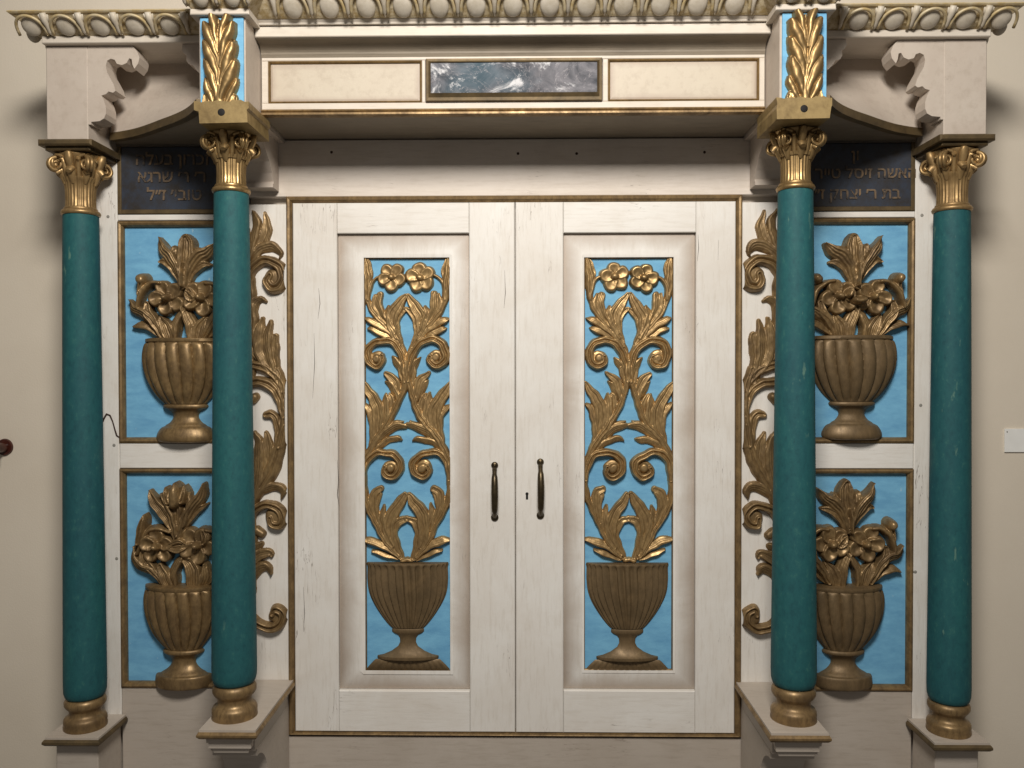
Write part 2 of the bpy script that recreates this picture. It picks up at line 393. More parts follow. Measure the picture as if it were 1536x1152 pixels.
# ---- doors
XS = W(773, 700)[0]
BX = {}
def mk_door(side):
    L = (-331.6, XS-.7) if side < 0 else (XS+.7, 331.6)
    po = [W(505, 350), W(705, 1037)] if side < 0 else [W(845, 349), W(1043, 1037)]
    bl = [W(545, 386), W(676.5, 1010)] if side < 0 else [W(876.5, 385.5), W(1010, 1008)]
    (px0, pv0), (px1, pv1) = po; (bx0, bv0), (bx1, bv1) = bl
    xr = px1
    dr = boxo('door', 'white_v', ark, L[0], px0, -271.6, 526.6, -15, 0, bev=1.3)   # outer stile carries the leaf
    boxo('stile', 'white_v', dr, px1, L[1], -271.6, 526.6, -15, -.2, bev=1.3)
    boxo('rail', 'white_h', dr, px0+.3, px1-.3, -271.6, pv0, -15, -.7, bev=1)
    boxo('rail', 'white_h', dr, px0+.3, px1-.3, pv1, 526.6, -15, -.5, bev=1)
    cx, cv = (px0+px1)/2, (pv0+pv1)/2
    nm = 'panel paint %d' % side
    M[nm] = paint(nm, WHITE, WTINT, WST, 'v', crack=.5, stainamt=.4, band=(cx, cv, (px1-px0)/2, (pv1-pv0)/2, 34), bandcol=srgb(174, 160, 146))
    m = MB()
    m.loops([(px0+.4, px1-.4, pv0+.4, pv1-.4, -8.5), (px0+2, px1-2, pv0+2, pv1-2, -7.6), (px0+10, px1-10, pv0+10, pv1-10, -5.9), (px0+20, px1-20, pv0+20, pv1-20, -4.2), (px0+30, px1-30, pv0+30, pv1-30, -3.2), (bx0-3, bx1+3, bv0-3, bv1+3, -2.8),
             (bx0, bx1, bv0, bv1, -3.4), (bx0, bx1, bv0, bv1, -11)])
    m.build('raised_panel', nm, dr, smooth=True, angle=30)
    m = MB(); m.box(bx0-1, bx1+1, bv0-1, bv1+1, -13, -10); m.build('carving_ground', 'blue', dr)
    m = MB(); m.loops([(bx0+.1, bx1-.1, bv0+.1, bv1-.1, -10), (bx0+.1, bx1-.1, bv0+.1, bv1-.1, -6.5), (bx0+1.3, bx1-1.3, bv0+1.3, bv1-1.3, -7.5), (bx0+1.6, bx1-1.6, bv0+1.6, bv1-1.6, -10)])
    m.build('gilt_edge', 'bronze', dr)
    return dr, (bx0, bx1, bv0, bv1)
HT = 9.0
y2, y3 = 1152, 2304
half = [
 # stem from the top edge down to the middle
 ('v', HT*.85, [(125, 95, 18), (135, 200, 42), (150, 320, 50), (150, 430, 42), (160, 540, 30), (205, 650, 28), (280, 745, 30), (370, 840, 34), (450, 950, 34), (520, 1070, 32), (560, 1220, 30)]),
 ('s', HT*.7, [(165, 360, 20), (180, 250, 28), (165, 150, 22), (150, 100, 10)]),
 ('r', HT*.8, [(310, 272, 15), (245, 300, 17), (195, 360, 19), (168, 450, 22), (165, 540, 22)]),
 ('k', HT, [(340, 760, 22), (285, 650, 40), (270, 560, 46), (290, 478, 34)]),
 ('l', HT*.8, [(320, 760, 16), (250, 640, 34), (228, 560, 34), (240, 490, 20)]),
 ('s', HT*1.15, [(495, 1010, 28), (430, 840, 52), (425, 700, 62), (490, 600, 56), (566, 490, 20)]),
 ('k', HT, [(440, 900, 26), (385, 790, 38), (360, 690, 36), (378, 605, 16)]),
 ('s', HT*.95, [(545, 1100, 18), (480, 930, 30), (462, 800, 38), (500, 700, 38), (572, 640, 20)]),
 ('l', HT*1.05, [(510, 1040, 18), (400, 900, 32), (290, 815, 38), (190, 765, 38), (118, 742, 12)]),
 ('l', HT*.95, [(520, 1070, 14), (400, 960, 26), (290, 890, 34), (210, 855, 32), (160, 850, 12)]),
 ('r', HT*.9, [(330, 700, 18), (400, 840, 22), (460, 960, 24)]),
 # upper volute
 ('c', HT*1.15, [(565, 1420, 26), (548, 1240, 34), (505, 1105, 40), (420, 1005, 42), (315, 972, 42), (215, 1008, 44), (158, 1090, 46), (160, 1180, 46), (205, 1243, 42), (268, 1252, 40), (318, 1208, 36), (318, 1145, 28)]),
 ('p', HT*.42, [(258, 1180, 84), (264, 1184, 84)]), ('p', HT*1.05, [(254, 1168, 44), (258, 1170, 44)]),
 ('k', HT*.9, [(545, 1450, 22), (515, 1310, 32), (470, 1215, 34), (425, 1162, 12)]),
 ('l', HT*.8, [(550, 1500, 20), (520, 1380, 30), (500, 1280, 26)]),
 ('s', HT*1.1, [(492, y2+490, 18), (475, y2+370, 40), (430, y2+250, 44), (345, y2+180, 22)]),
 ('k', HT*.9, [(488, y2+500, 14), (448, y2+400, 32), (395, y2+310, 32), (350, y2+262, 12)]),
 # stem to the lower left
 ('v', HT, [(572, y2+60, 28), (560, y2+230, 34), (535, y2+370, 34), (470, y2+540, 38), (380, y2+700, 42), (275, y2+850, 40), (185, y2+990, 38), (130, y2+1110, 36), (118, y3+60, 34), (112, y3+220, 32), (128, y3+380, 34), (175, y3+520, 30), (240, y3+650, 28), (305, y3+770, 26), (380, y3+890, 22), (480, y3+1010, 18)]),
 ('s', HT*1.05, [(230, y2+930, 40), (265, y2+740, 60), (270, y2+580, 66), (215, y2+450, 58), (150, y2+370, 44), (108, y2+285, 20)]),
 ('k', HT*1.0, [(300, y2+860, 30), (345, y2+660, 50), (350, y2+510, 48), (345, y2+400, 16)]),
 ('s', HT*.9, [(380, y2+740, 20), (420, y2+560, 34), (400, y2+440, 26), (380, y2+395, 10)]),
 ('l', HT*.95, [(190, y2+980, 30), (220, y2+780, 42), (205, y2+640, 44), (160, y2+560, 34), (118, y2+515, 14)]),
 ('l', HT*1.1, [(160, y2+1060, 22), (260, y2+920, 34), (370, y2+810, 42), (470, y2+755, 44), (560, y2+750, 26)]),
 ('l', HT*.9, [(190, y2+1060, 16), (290, y2+950, 30), (390, y2+895, 34), (470, y2+890, 32), (510, y2+905, 12)]),
 ('r', HT*.8, [(200, y2+980, 20), (330, y2+800, 18), (450, y2+715, 14), (540, y2+705, 8)]),
 # lower volute
 ('c', HT*1.15, [(118, y3+180, 26), (135, y3+40, 34), (180, y3-60, 38), (260, y3-112, 40), (345, y3-118, 40), (440, y3-85, 40), (505, y3-10, 42), (508, y3+75, 42), (455, y3+138, 40), (385, y3+145, 38), (335, y3+95, 34), (340, y3+35, 26)]),
 ('p', HT*.42, [(400, y3+55, 84), (406, y3+60, 84)]), ('p', HT*1.05, [(405, y3+48, 46), (409, y3+50, 46)]),
 ('s', HT, [(290, y3+720, 24), (235, y3+560, 38), (210, y3+430, 42), (228, y3+320, 42), (295, y3+272, 32)]),
 ('k', HT*.8, [(270, y3+640, 22), (245, y3+520, 28), (250, y3+400, 30), (285, y3+330, 24)]),
 ('s', HT*1.15, [(470, y3+990, 28), (400, y3+810, 52), (388, y3+650, 64), (430, y3+520, 60), (500, y3+430, 54), (550, y3+335, 22)]),
 ('k', HT*1.0, [(420, y3+900, 26), (345, y3+730, 44), (310, y3+590, 44), (330, y3+450, 14)]),
 ('s', HT*.95, [(535, y3+1040, 16), (475, y3+890, 30), (445, y3+750, 36), (490, y3+635, 42), (575, y3+605, 28)]),
 ('l', HT*1.05, [(500, y3+1030, 16), (390, y3+930, 28), (290, y3+870, 38), (190, y3+840, 38), (112, y3+825, 16)]),
 ('l', HT*.9, [(480, y3+1045, 12), (370, y3+1000, 24), (280, y3+965, 28), (200, y3+945, 14)]),
 ('r', HT*.9, [(535, y3+1060, 30), (575, y3+1045, 22)]),
]
fls = [(415, 290, 152, .3), (728, 292, 152, .75)]
def door_carving(dr, rect, side):
    ox = 530 if side < 0 else 863.5
    mid = 577
    f1 = lambda x, y: W(ox+x/7.2, 375+y/7.2, -6)
    f2 = lambda x, y: W(ox+(2*mid-x)/7.2, 375+y/7.2, -6)
    ws = .158
    st = T(half, f1, ws, .8)+T(half, f2, ws, 1.1, kflip=True)
    relief('foliage_carving', st, (rect[0]+.6, rect[1]-.6, rect[2]+.6, W(600, 843.5)[1]), 'gold', dr, -10, res=.72)
    for k, (fx, fy, R, rot) in enumerate(fls):
        if side > 0: fx += 12; rot += .5; fy += 10*k
        fl = T(flower(fx, fy, R, HT*1.0, 5, rot), f1, ws)
        cx, cv = f1(fx, fy); r = R*ws*1.08
        relief('carved_flower', fl, (cx-r, cx+r, cv-r, cv+r), 'gold_bright' if k == side > 0 else 'gold', dr, -8.2+1.4*k*0, res=.6, back=-3)
    # urn
    uc = W(610.5, 900)[0] if side < 0 else W(942, 900)[0]
    vv = lambda py: W(600, py, 0)[1]
    body = [(845, 63), (848, 64.5), (852, 63.4), (870, 63.5), (888, 61.5), (904, 55.5), (922, 44.5), (937, 33), (944, 26)]
    P = catmull([(vv(a), b, 1) for a, b in body], 3)
    prof = [(p[0], p[1]*.975) for p in P]
    m = MB()
    def fl(th, v, i):
        if i < 2: return 1
        u = math.atan2(math.sin(th)*1, math.cos(th)); k = 15*(u+.06*math.sin(v*.02))
        return 1-.17*abs(math.cos(k))**3*min(1, (i-1)/4)
    m.lathe(uc, -11, prof, 200, fl, 0, math.pi, .30, False)
    rest = [(945, 24), (946, 25.5), (950, 25.5), (952, 23.5), (955, 17), (960, 13.5), (966, 13), (972, 16), (979, 26), (984, 38), (986, 48), (989, 48.5), (990.5, 47)]
    m.lathe(uc, -11, [(vv(a), b*.97) for a, b in rest], 60, None, 0, math.pi, .3, False)
    m.build('carved_urn', 'bronze_dark', dr, smooth=True, angle=50)
    m = MB(); a, b = vv(990.6), vv(1009)
    n = 60; k0 = len(m.v)
    for i in range(n+1):
        t = i/n*2-1
        for q, (v, hw, dd) in enumerate(((a, 50, 5.0), (a+2, 53, 6.8), ((a+b)/2, 60, 6.0), (b-3, 65.5, 5.0), (b, 66, 2))):
            sc = abs(math.sin((t*6.5+.5)*math.pi))
            m.v.append(B(uc+t*hw*.965, v, -10.5+dd*(1-.4*t**4)-(1.6*(1-sc)**2 if 1 < q < 4 else 0)))
    for i in range(n):
        for q in range(4): m.f.append((k0+i*5+q, k0+i*5+q+1, k0+(i+1)*5+q+1, k0+(i+1)*5+q))
    m.build('urn_foot', 'bronze_dark', dr, smooth=True, angle=50)
def handle(dr, px, y0, y1):
    x, v0 = W(px, y0, 0); v1 = W(px, y1, 0)[1]; x0, x1 = x+.4, W(px+(-.5), y1, 0)[0]
    m = MB()
    L = v1-v0; mid = []
    for i in range(25):
        t = i/24; dd = 3+15*math.sin(math.pi*min(1, max(0, (t)*1.0)))**.55
        mid.append((x+(.6*math.sin(t*3)), v0+9+(L-16)*t, dd))
    rad = [4.2-1.5*math.exp(-((i/24-.08)/.06)**2)-1.6*math.exp(-((i/24-.94)/.05)**2)+.9*math.sin(math.pi*i/24) for i in range(25)]
    m.tube(mid, rad, 14)
    for vv_, r in ((v0+5, 5.4), (v1-5, 5.8)):
        m.ell((x, vv_, .6), (r, r, 2.8))
    m.ell((x, v0+5, 3), (2, 2, 1.2))
    m.build('handle', 'iron', dr, smooth=True)
for side in (-1, 1):
    dr, rect = mk_door(side)
    door_carving(dr, rect, side)
    if side < 0: handle(dr, 742, 693, 781)
    else:
        handle(dr, 810.5, 688, 778)
        x, v = W(790.5, 744); m = MB()
        m.ell((x, v-3.2, -.1), (2.5, 2.5, .5)); m.box(x-1.7, x+1.7, v-3, v+5.4, -.8, .35, bev=.2); m.build('keyhole', 'black', dr, smooth=False)
# ---- vase panels
A = [
 ('s', 26, [(600, 640, 34), (618, 480, 60), (638, 340, 80), (638, 240, 76), (628, 175, 40)]),
 ('r', 28, [(604, 640, 14), (612, 520, 18), (612, 420, 12)]),
 ('k', 25, [(585, 640, 22), (545, 490, 48), (475, 370, 74), (400, 285, 60), (362, 182, 18)]),
 ('s', 17, [(575, 600, 20), (500, 460, 42), (430, 400, 40), (368, 408, 16)]),
 ('l', 22, [(560, 470, 20), (530, 360, 40), (520, 270, 28), (515, 240, 10)]),
 ('l', 25, [(635, 640, 22), (690, 460, 50), (765, 355, 70), (840, 305, 54), (895, 235, 16)]),
 ('s', 17, [(650, 600, 22), (710, 490, 40), (790, 430, 36), (862, 415, 14)]),
 ('k', 21, [(660, 470, 20), (710, 350, 36), (740, 280, 20)]),
 ('s', 22, [(660, 690, 40), (665, 740, 52), (650, 780, 30)]),
 ('r', 20, [(380, 602, 26), (300, 612, 30), (230, 660, 36), (182, 740, 34), (165, 840, 26)]),
 ('r', 27, [(212, 566, 60), (214, 575, 60)]), ('v', 22, [(215, 590, 48), (200, 650, 36), (185, 710, 30)]),
]
A2 = [
 ('k', 20, [(400, 1130, 18), (320, 1000, 40), (220, 900, 56), (120, 850, 46), (78, 775, 16)]),
 ('s', 24, [(400, 1130, 20), (330, 990, 42), (262, 890, 46), (250, 800, 26)]),
 ('l', 14, [(385, 1130, 16), (270, 1030, 36), (180, 1000, 36), (112, 1015, 14)]),
 ('s', 20, [(470, 1150, 50), (450, 1050, 66), (400, 960, 34), (378, 925, 10)]),
 ('k', 22, [(520, 1150, 40), (520, 1020, 56), (560, 920, 46), (610, 850, 26)]),
]
A3 = [('r', 20, [(824, 602, 26), (904, 612, 30), (974, 660, 36), (1022, 740, 34), (1039, 840, 26)]), ('r', 27, [(992, 566, 60), (990, 575, 60)])]
def mirror(st, c):
    return [({'l': 'k', 'k': 'l'}.get(k, k), H, [(2*c-x, y, w) for x, y, w in P]) for k, H, P in st]
DA = A+A2+mirror(A2, 603)+A3+flower(445, 748, 178, 22, 5, .5)+flower(772, 748, 178, 22, 5, .1)+[('s', 27, [(640, 700, 20), (668, 745, 44), (690, 770, 30)])]
Bq = [
 ('s', 22, [(530, 680, 28), (480, 550, 42), (400, 425, 58), (325, 340, 52), (275, 240, 16)]),
 ('k', 26, [(530, 660, 24), (500, 480, 40), (430, 360, 40), (385, 275, 16)]),
 ('r', 29, [(545, 340, 72), (540, 240, 70), (536, 165, 26)]), ('v', 26, [(480, 330, 40), (448, 240, 34), (440, 190, 12)]),
 ('v', 26, [(610, 330, 40), (625, 250, 34), (612, 190, 12)]), ('s', 27, [(540, 700, 40), (540, 520, 64), (530, 400, 84), (520, 350, 60)]),
 ('k', 24, [(610, 560, 30), (650, 380, 40), (655, 270, 16)]),
 ('l', 24, [(570, 680, 26), (630, 520, 46), (710, 380, 56), (780, 270, 44), (795, 165, 14)]),
 ('s', 17, [(600, 620, 20), (680, 480, 40), (760, 410, 28), (826, 358, 10)]),
 ('r', 20, [(480, 618, 26), (340, 600, 30), (262, 636, 34), (205, 715, 30), (165, 830, 24)]),
 ('v', 26, [(180, 730, 34), (205, 620, 46), (235, 530, 44), (244, 462, 12)]),
 ('k', 19, [(400, 1130, 18), (300, 1020, 42), (190, 960, 54), (130, 880, 44), (112, 775, 14)]),
 ('s', 23, [(410, 1130, 20), (310, 1000, 42), (230, 890, 50), (222, 790, 20)]),
 ('s', 22, [(450, 1150, 50), (430, 1060, 60), (375, 960, 34)]),
 ('k', 22, [(520, 1150, 40), (510, 1020, 60), (560, 900, 44), (590, 860, 16)]),
 ('s', 25, [(700, 1150, 60), (715, 1040, 80), (680, 950, 60), (590, 880, 18)]),
 ('l', 20, [(790, 1150, 40), (830, 1040, 48), (820, 950, 24)]),
 ('k', 20, [(830, 1130, 18), (930, 1020, 42), (1010, 920, 50), (1040, 790, 16)]),
 ('r', 20, [(830, 600, 26), (930, 620, 30), (1010, 720, 30), (1030, 850, 24)]),
 ('s', 29, [(480, 760, 40), (560, 760, 74), (620, 770, 30)]), ('v', 22, [(800, 620, 40), (810, 690, 54), (800, 730, 30)]),
]
DB = Bq+flower(350, 770, 174, 23, 5, .9)+flower(740, 760, 186, 23, 5, .2)
def vase(parent, cx, d0, prof_px, pyf, mat):
    m = MB(); prof = [(pyf(a), b) for a, b in prof_px['rim']]
    m.lathe(cx, d0, prof, 60, None, 0, math.pi, .62, False)
    P = catmull([(pyf(a), b, 1) for a, b in prof_px['body']], 3)
    n = len(P)
    def fl(th, v, i):
        k = 9.0*(th+.10*math.sin(i/n*2.2)); e = min(1, i/3, (n-1-i)/2+.2)
        sw = (k/math.pi+.5) % 1
        return 1-.15*e*(1-math.sin(math.pi*min(1, sw*1.0))**.55)-.035*e*(sw-.5)
    m.lathe(cx, d0, [(p[0], p[1]) for p in P], 160, fl, 0, math.pi, .62, False)
    P = catmull([(pyf(a), b, 1) for a, b in prof_px['foot']], 1.6)
    m.lathe(cx, d0, [(p[0], p[1]) for p in P], 60, None, 0, math.pi, .62, False)
    return m.build('carved_vase', mat, parent, smooth=True, angle=45)
VU = dict(rim=[(507, 56), (508, 60), (512, 60.5), (514, 58), (515, 50)], body=[(513, 56), (516, 62), (530, 65.5), (548, 65), (566, 60.5), (582, 53), (595, 44), (606, 33)],
          foot=[(606, 30), (608, 34), (612, 34), (614, 30), (618, 23), (626, 19.5), (634, 24), (638, 30), (640, 32), (643, 38), (650, 43), (657, 45), (662, 43), (664, 38)])
VL = dict(rim=[(879, 52), (880, 57), (883, 57.5), (886, 55), (887, 48)], body=[(885, 54), (888, 58), (900, 60.5), (918, 59.5), (936, 55), (952, 48), (966, 38), (977, 29)],
          foot=[(977, 26), (979, 31), (983, 31.5), (986, 27), (992, 20), (1000, 19), (1008, 25), (1013, 33), (1015, 36), (1016.5, 42), (1024, 43.5), (1031, 43.5), (1034, 42), (1035, 36)])
def vase_panel(side, low):
    v0, v1 = (-245.5, 89) if not low else (128, 461)
    x0, x1 = (-597, -413.6) if side < 0 else (413.6, 597)
    gp = MB(); gp.box(x0+5, x1-5, v0+5, v1-5, -14, -7); pn = gp.build('vase_panel', 'blue', ark)
    m = MB(); m.loops([(x0+.2, x1-.2, v0+.2, v1-.2, -13), (x0+.2, x1-.2, v0+.2, v1-.2, 0.6), (x0+3, x1-3, v0+3, v1-3, 2.2), (x0+5.5, x1-5.5, v0+5.5, v1-5.5, 1.0), (x0+8, x1-8, v0+8, v1-8, -3), (x0+8.5, x1-8.5, v0+8.5, v1-8.5, -8)])
    m.build('gilt_moulding', 'bronze', pn)
    oy = 330 if not low else 700
    sc = 6.4
    if side < 0:
        f = lambda x, y: W(180+x/sc, oy+y/sc, 6)
        st = DB if low else DA; k = False; fs = st
    else:
        # right hand panels: the same bouquet turned over, the upper one fuller in the middle
        ax = 1286.5 if not low else 1275
        f = lambda x, y: W(ax-(x-603)/sc, oy-2+(y if low else y*1.0)/sc, 6)
        fs = DA
        if not low:
            fs = fs+[('r', 32, [(560, 775, 40), (640, 790, 44)]), ('r', 31, [(690, 715, 36), (700, 740, 36)])]
        k = True
    if low and side > 0: f = (lambda ff: (lambda x, y: ff(x, y+4)))(f)
    rect = (x0+9, x1-9, v0+8, W(600, 511 if not low else 884, 6)[1])
    relief('carved_bouquet', T(fs, f, .158, .6, kflip=k), (x0+8, x1-1, rect[2], rect[3]) if side < 0 else (x0+1, x1-8, rect[2], rect[3]), 'bronze', pn, -7, res=.78, noise_amp=.35)
    cx = {(-1, 0): 272, (-1, 1): 266, (1, 0): 1284, (1, 1): 1273}[(side, low)]
    cx = W(cx, 550, 10)[0]
    dy = 0 if side < 0 else (-4 if not low else 1)
    dy2 = dy
    vase(pn, cx, -8, VL if low else VU, lambda a: W(270 if side < 0 else 1280, a+dy, 12)[1], 'bronze_dark' if side > 0 else 'bronze')  # right vases take the darker bronze: their shade is put into the colour
    return pn
for side in (-1, 1):
    for low in (0, 1): vase_panel(side, low)
# ---- scroll carvings on the boards beside the doors
f4 = lambda L: [(k, H, [(1095+x/5.76, 300+y/5.76, w/5.76) for x, y, w in P]) for k, H, P in L]
f5 = lambda L: [(k, H, [(1095+x/5.76, 460+y/5.76, w/5.76) for x, y, w in P]) for k, H, P in L]
f6 = lambda L: [(k, H, [(1095+x/3.6, 640+y/3.6, w/3.6) for x, y, w in P]) for k, H, P in L]
SCR = f4([('s', 9, [(420, 520, 40), (320, 380, 46), (260, 240, 44), (285, 90, 12)]), ('l', 11, [(430, 480, 40), (370, 300, 46), (350, 180, 40), (395, 80, 14)]), ('k', 10, [(470, 480, 40), (450, 300, 40), (470, 140, 20)]),
 ('k', 10, [(430, 500, 30), (310, 410, 44), (215, 385, 48), (150, 440, 26), (158, 480, 10)]),
 ('p', 7.5, [(205, 660, 80), (210, 664, 80)]), ('c', 12, [(440, 700, 40), (400, 600, 46), (330, 530, 46), (240, 515, 46), (155, 565, 46), (122, 650, 46), (155, 730, 50), (220, 745, 50), (255, 690, 46), (235, 645, 40)]),
 ('v', 9, [(430, 600, 40), (400, 760, 40), (410, 900, 50), (400, 1050, 50), (400, 1200, 50)]), ('k', 10, [(400, 1000, 40), (370, 890, 36), (320, 850, 30), (275, 870, 12)])])
SCR += f5([('s', 10, [(170, 640, 40), (205, 480, 42), (200, 340, 42), (190, 245, 26)]), ('l', 11, [(210, 600, 40), (255, 420, 46), (265, 260, 46), (240, 120, 18)]), ('k', 11, [(240, 560, 40), (320, 400, 46), (330, 240, 46), (310, 95, 16)]),
 ('s', 9, [(260, 520, 30), (360, 400, 36), (410, 250, 40)]),
 ('c', 10, [(110, 720, 34), (170, 620, 42), (260, 545, 44), (360, 505, 44), (440, 500, 40)]), ('c', 11, [(118, 940, 34), (150, 790, 42), (220, 690, 46), (320, 650, 46), (440, 650, 40)]),
 ('v', 11, [(170, 540, 30), (132, 680, 40), (110, 820, 42), (108, 960, 44), (128, 1090, 50), (150, 1200, 50)]), ('c', 9, [(170, 1180, 40), (180, 1010, 44), (215, 935, 44), (275, 935, 34)]), ('r', 10, [(370, 780, 40), (385, 800, 40)]),
 ('s', 9, [(450, 700, 40), (430, 560, 50), (440, 400, 50)])])
SCR += f6([('v', 11, [(74, 0, 26), (98, 110, 32), (135, 220, 38), (200, 330, 34), (260, 430, 30)]), ('s', 10, [(200, 330, 26), (160, 210, 30), (160, 110, 30), (175, 35, 10)]), ('l', 11, [(240, 360, 30), (210, 200, 34), (215, 90, 26), (240, 30, 10)]),
 ('k', 10, [(250, 400, 20), (180, 345, 24), (120, 325, 26), (85, 345, 22), (90, 385, 8)]),
 ('p', 7.5, [(126, 494, 42), (130, 496, 42)]),
 ('c', 12, [(260, 520, 22), (225, 455, 24), (170, 430, 25), (115, 435, 26), (78, 480, 26), (92, 528, 27), (135, 532, 26), (145, 500, 20)]),
 ('r', 9, [(200, 590, 22), (225, 570, 26)]), ('v', 9, [(260, 500, 22), (255, 600, 26), (250, 720, 28), (262, 850, 28), (270, 960, 26)]),
 ('s', 10, [(260, 740, 28), (200, 700, 28), (155, 690, 18), (145, 705, 10)]), ('k', 10, [(260, 680, 24), (215, 650, 20), (200, 640, 10)]), ('k', 11, [(270, 850, 26), (220, 785, 28), (170, 765, 26), (148, 800, 12)]),
 ('p', 7.5, [(116, 1030, 38), (120, 1032, 38)]),
 ('c', 12, [(290, 960, 22), (255, 1040, 26), (200, 1085, 28), (130, 1095, 28), (82, 1055, 26), (85, 1005, 25), (125, 990, 24), (135, 1020, 18)])])
for side in (-1, 1):
    def f(x, y, side=side):
        X, V = W(x+2.6, y, 5); return (X, V) if side > 0 else (-X, V)
    relief('scroll_carving', T(SCR, f, 1.04, .4, kflip=side < 0), (342, 440, -282, 448) if side > 0 else (-440, -342, -282, 448), 'bronze', ark, -.2, res=.85)
# ---- inscription plaques
def text_mesh(s, size, bold=.0):
    cu = bpy.data.curves.new('t', 'FONT'); cu.body = s; cu.size = size*S; cu.extrude = 1.0*S; cu.offset = bold*S
    cu.align_x = 'CENTER'; cu.resolution_u = 3
    o = bpy.data.objects.new('t', cu); COL.objects.link(o)
    dg = bpy.context.evaluated_depsgraph_get(); dg.update()
    me = bpy.data.meshes.new_from_object(o.evaluated_get(dg))
    bpy.data.objects.remove(o); return me
def plaque(side, rows):
    x0, x1 = (-596.8, -400) if side < 0 else (400, 596.8)
    v0, v1 = -358, -256.2
    m = MB(); m.box(x0, x1, v0, v1, -15.9, -2, bev=1.5); pl = m.build('inscription_plaque', 'plaque', ark)
    m = MB(); m.box(x0+.3, x0+6, v0, v1-.2, -5, .4); m.box(x1-6, x1-.3, v0, v1-.2, -5, .4); m.box(x0+6.1, x1-6.1, v1-7, v1-.4, -5, .3)
    m.build('plaque_border', 'olive', pl)
    for txt, px, py, size in rows:
        me = text_mesh(txt[::-1], size, .35)
        x, v = W(px, py, -1.5)
        me.transform(Matrix.Translation(Vector(B(x, v, -1.6))) @ Matrix.Rotation(math.pi/2, 4, 'X'))
        me.name = 'text_line'; me.materials.clear(); me.materials.append(M['letter'])
        o = bpy.data.objects.new('text_line', me); COL.objects.link(o); o.parent = pl
plaque(-1, [('לזכרון בעלה', 265, 247, 25), ('ר׳ ר׳ שרגא', 258, 273, 25), ('טובי׳ ז״ל', 262, 300, 25)])
plaque(1, [('ון', 1283, 240, 22), ('האשה זיסל טייר', 1299, 267, 23), ('בת ר׳ יצחק ז״ל', 1280, 298, 23)])
# ---- plinths
def plinth(s, xa, xb, vt, df, thick, back0=0.3):
    """slab with gilt front edge, moulded underside and a pedestal"""
    a, b = sorted((s*xa, s*xb))
    m = MB(); m.box(a, b, vt, vt+thick*.45, back0, df-1.5, bev=.5)
    return m, a, b
for s in (-1, 1):
    # inner
    a, b = sorted((s*334, s*408)); vt = 448
    top = MB(); top.prism([(0.4, vt), (178, vt), (178, vt+3), (0.4, vt+3)], lambda p: (a, p[1], p[0]), lambda p: (b, p[1], p[0]))
    pl = top.build('plinth', 'taupe', ark)
    m = MB()
    def ring(a_, b_, d_, prof):
        # moulding running round three sides of the slab: prof = (outset, v)
        n = len(m.v)
        for o_, v in prof:
            m.v += [B(a_-o_, v, .4), B(a_-o_, v, d_+o_), B(b_+o_, v, d_+o_), B(b_+o_, v, .4)]
        for k in range(len(prof)-1):
            for j in range(3): m.f.append((n+4*k+j, n+4*k+j+1, n+4*k+5+j, n+4*k+4+j))
        k = len(prof)-1
        m.f.append((n+4*k, n+4*k+1, n+4*k+2, n+4*k+3)); m.f.append((n, n+1, n+2, n+3))
    ring(a, b, 178, [(-.5, vt+2.8), (1, vt+3.2), (2.8, vt+6), (2.8, vt+8.5), (0, vt+12), (-6, vt+12.5)])
    m.build('gilt_edge', 'bronze', pl)
    m = MB(); ring(a, b, 178, [(-6.2, vt+12.3), (-7, vt+20), (-9, vt+21), (-9, vt+28), (-13, vt+31), (-14, vt+36), (-20, vt+38)])
    m.build('moulding', 'taupe', pl)
    # corbelled pedestal below
    P = [(0.4, vt+12.6), (150, vt+36), (150, vt+46)]
    for k in range(12):
        t = k/11*math.pi/2; P.append((150-46*math.sin(t), vt+46+52*(1-math.cos(t))))
    P += [(92, vt+150), (84, vt+300), (84, VB), (.4, VB)]
    P[0] = (0.4, vt+36)
    m = MB(); m.prism(P, lambda p: (a+7, p[1], p[0]), lambda p: (b-9 if s > 0 else b-7, p[1], p[0]))
    m.box(a+7.3, b-7.3, vt+12.9, vt+36.5, .5, 158)
    m.build('pedestal', 'taupe', pl)
    # outer
    a, b = sorted((s*590, s*667)); vt = 502
    top = MB(); top.prism([(0.4, vt), (82, vt), (82, vt+3), (0.4, vt+3)], lambda p: (a, p[1], p[0]), lambda p: (b, p[1], p[0]))
    pl = top.build('plinth', 'taupe', ark)
    m = MB(); ring(a, b, 82, [(-.5, vt+2.8), (1, vt+3.2), (3, vt+6), (3, vt+9), (0, vt+12), (-6, vt+13)])
    m.build('gilt_edge', 'olive', pl)
    m = MB(); m.box(a+8, b-8, vt+12, VB, .4, 68, bev=1.5); m.build('pedestal', 'taupe', pl)
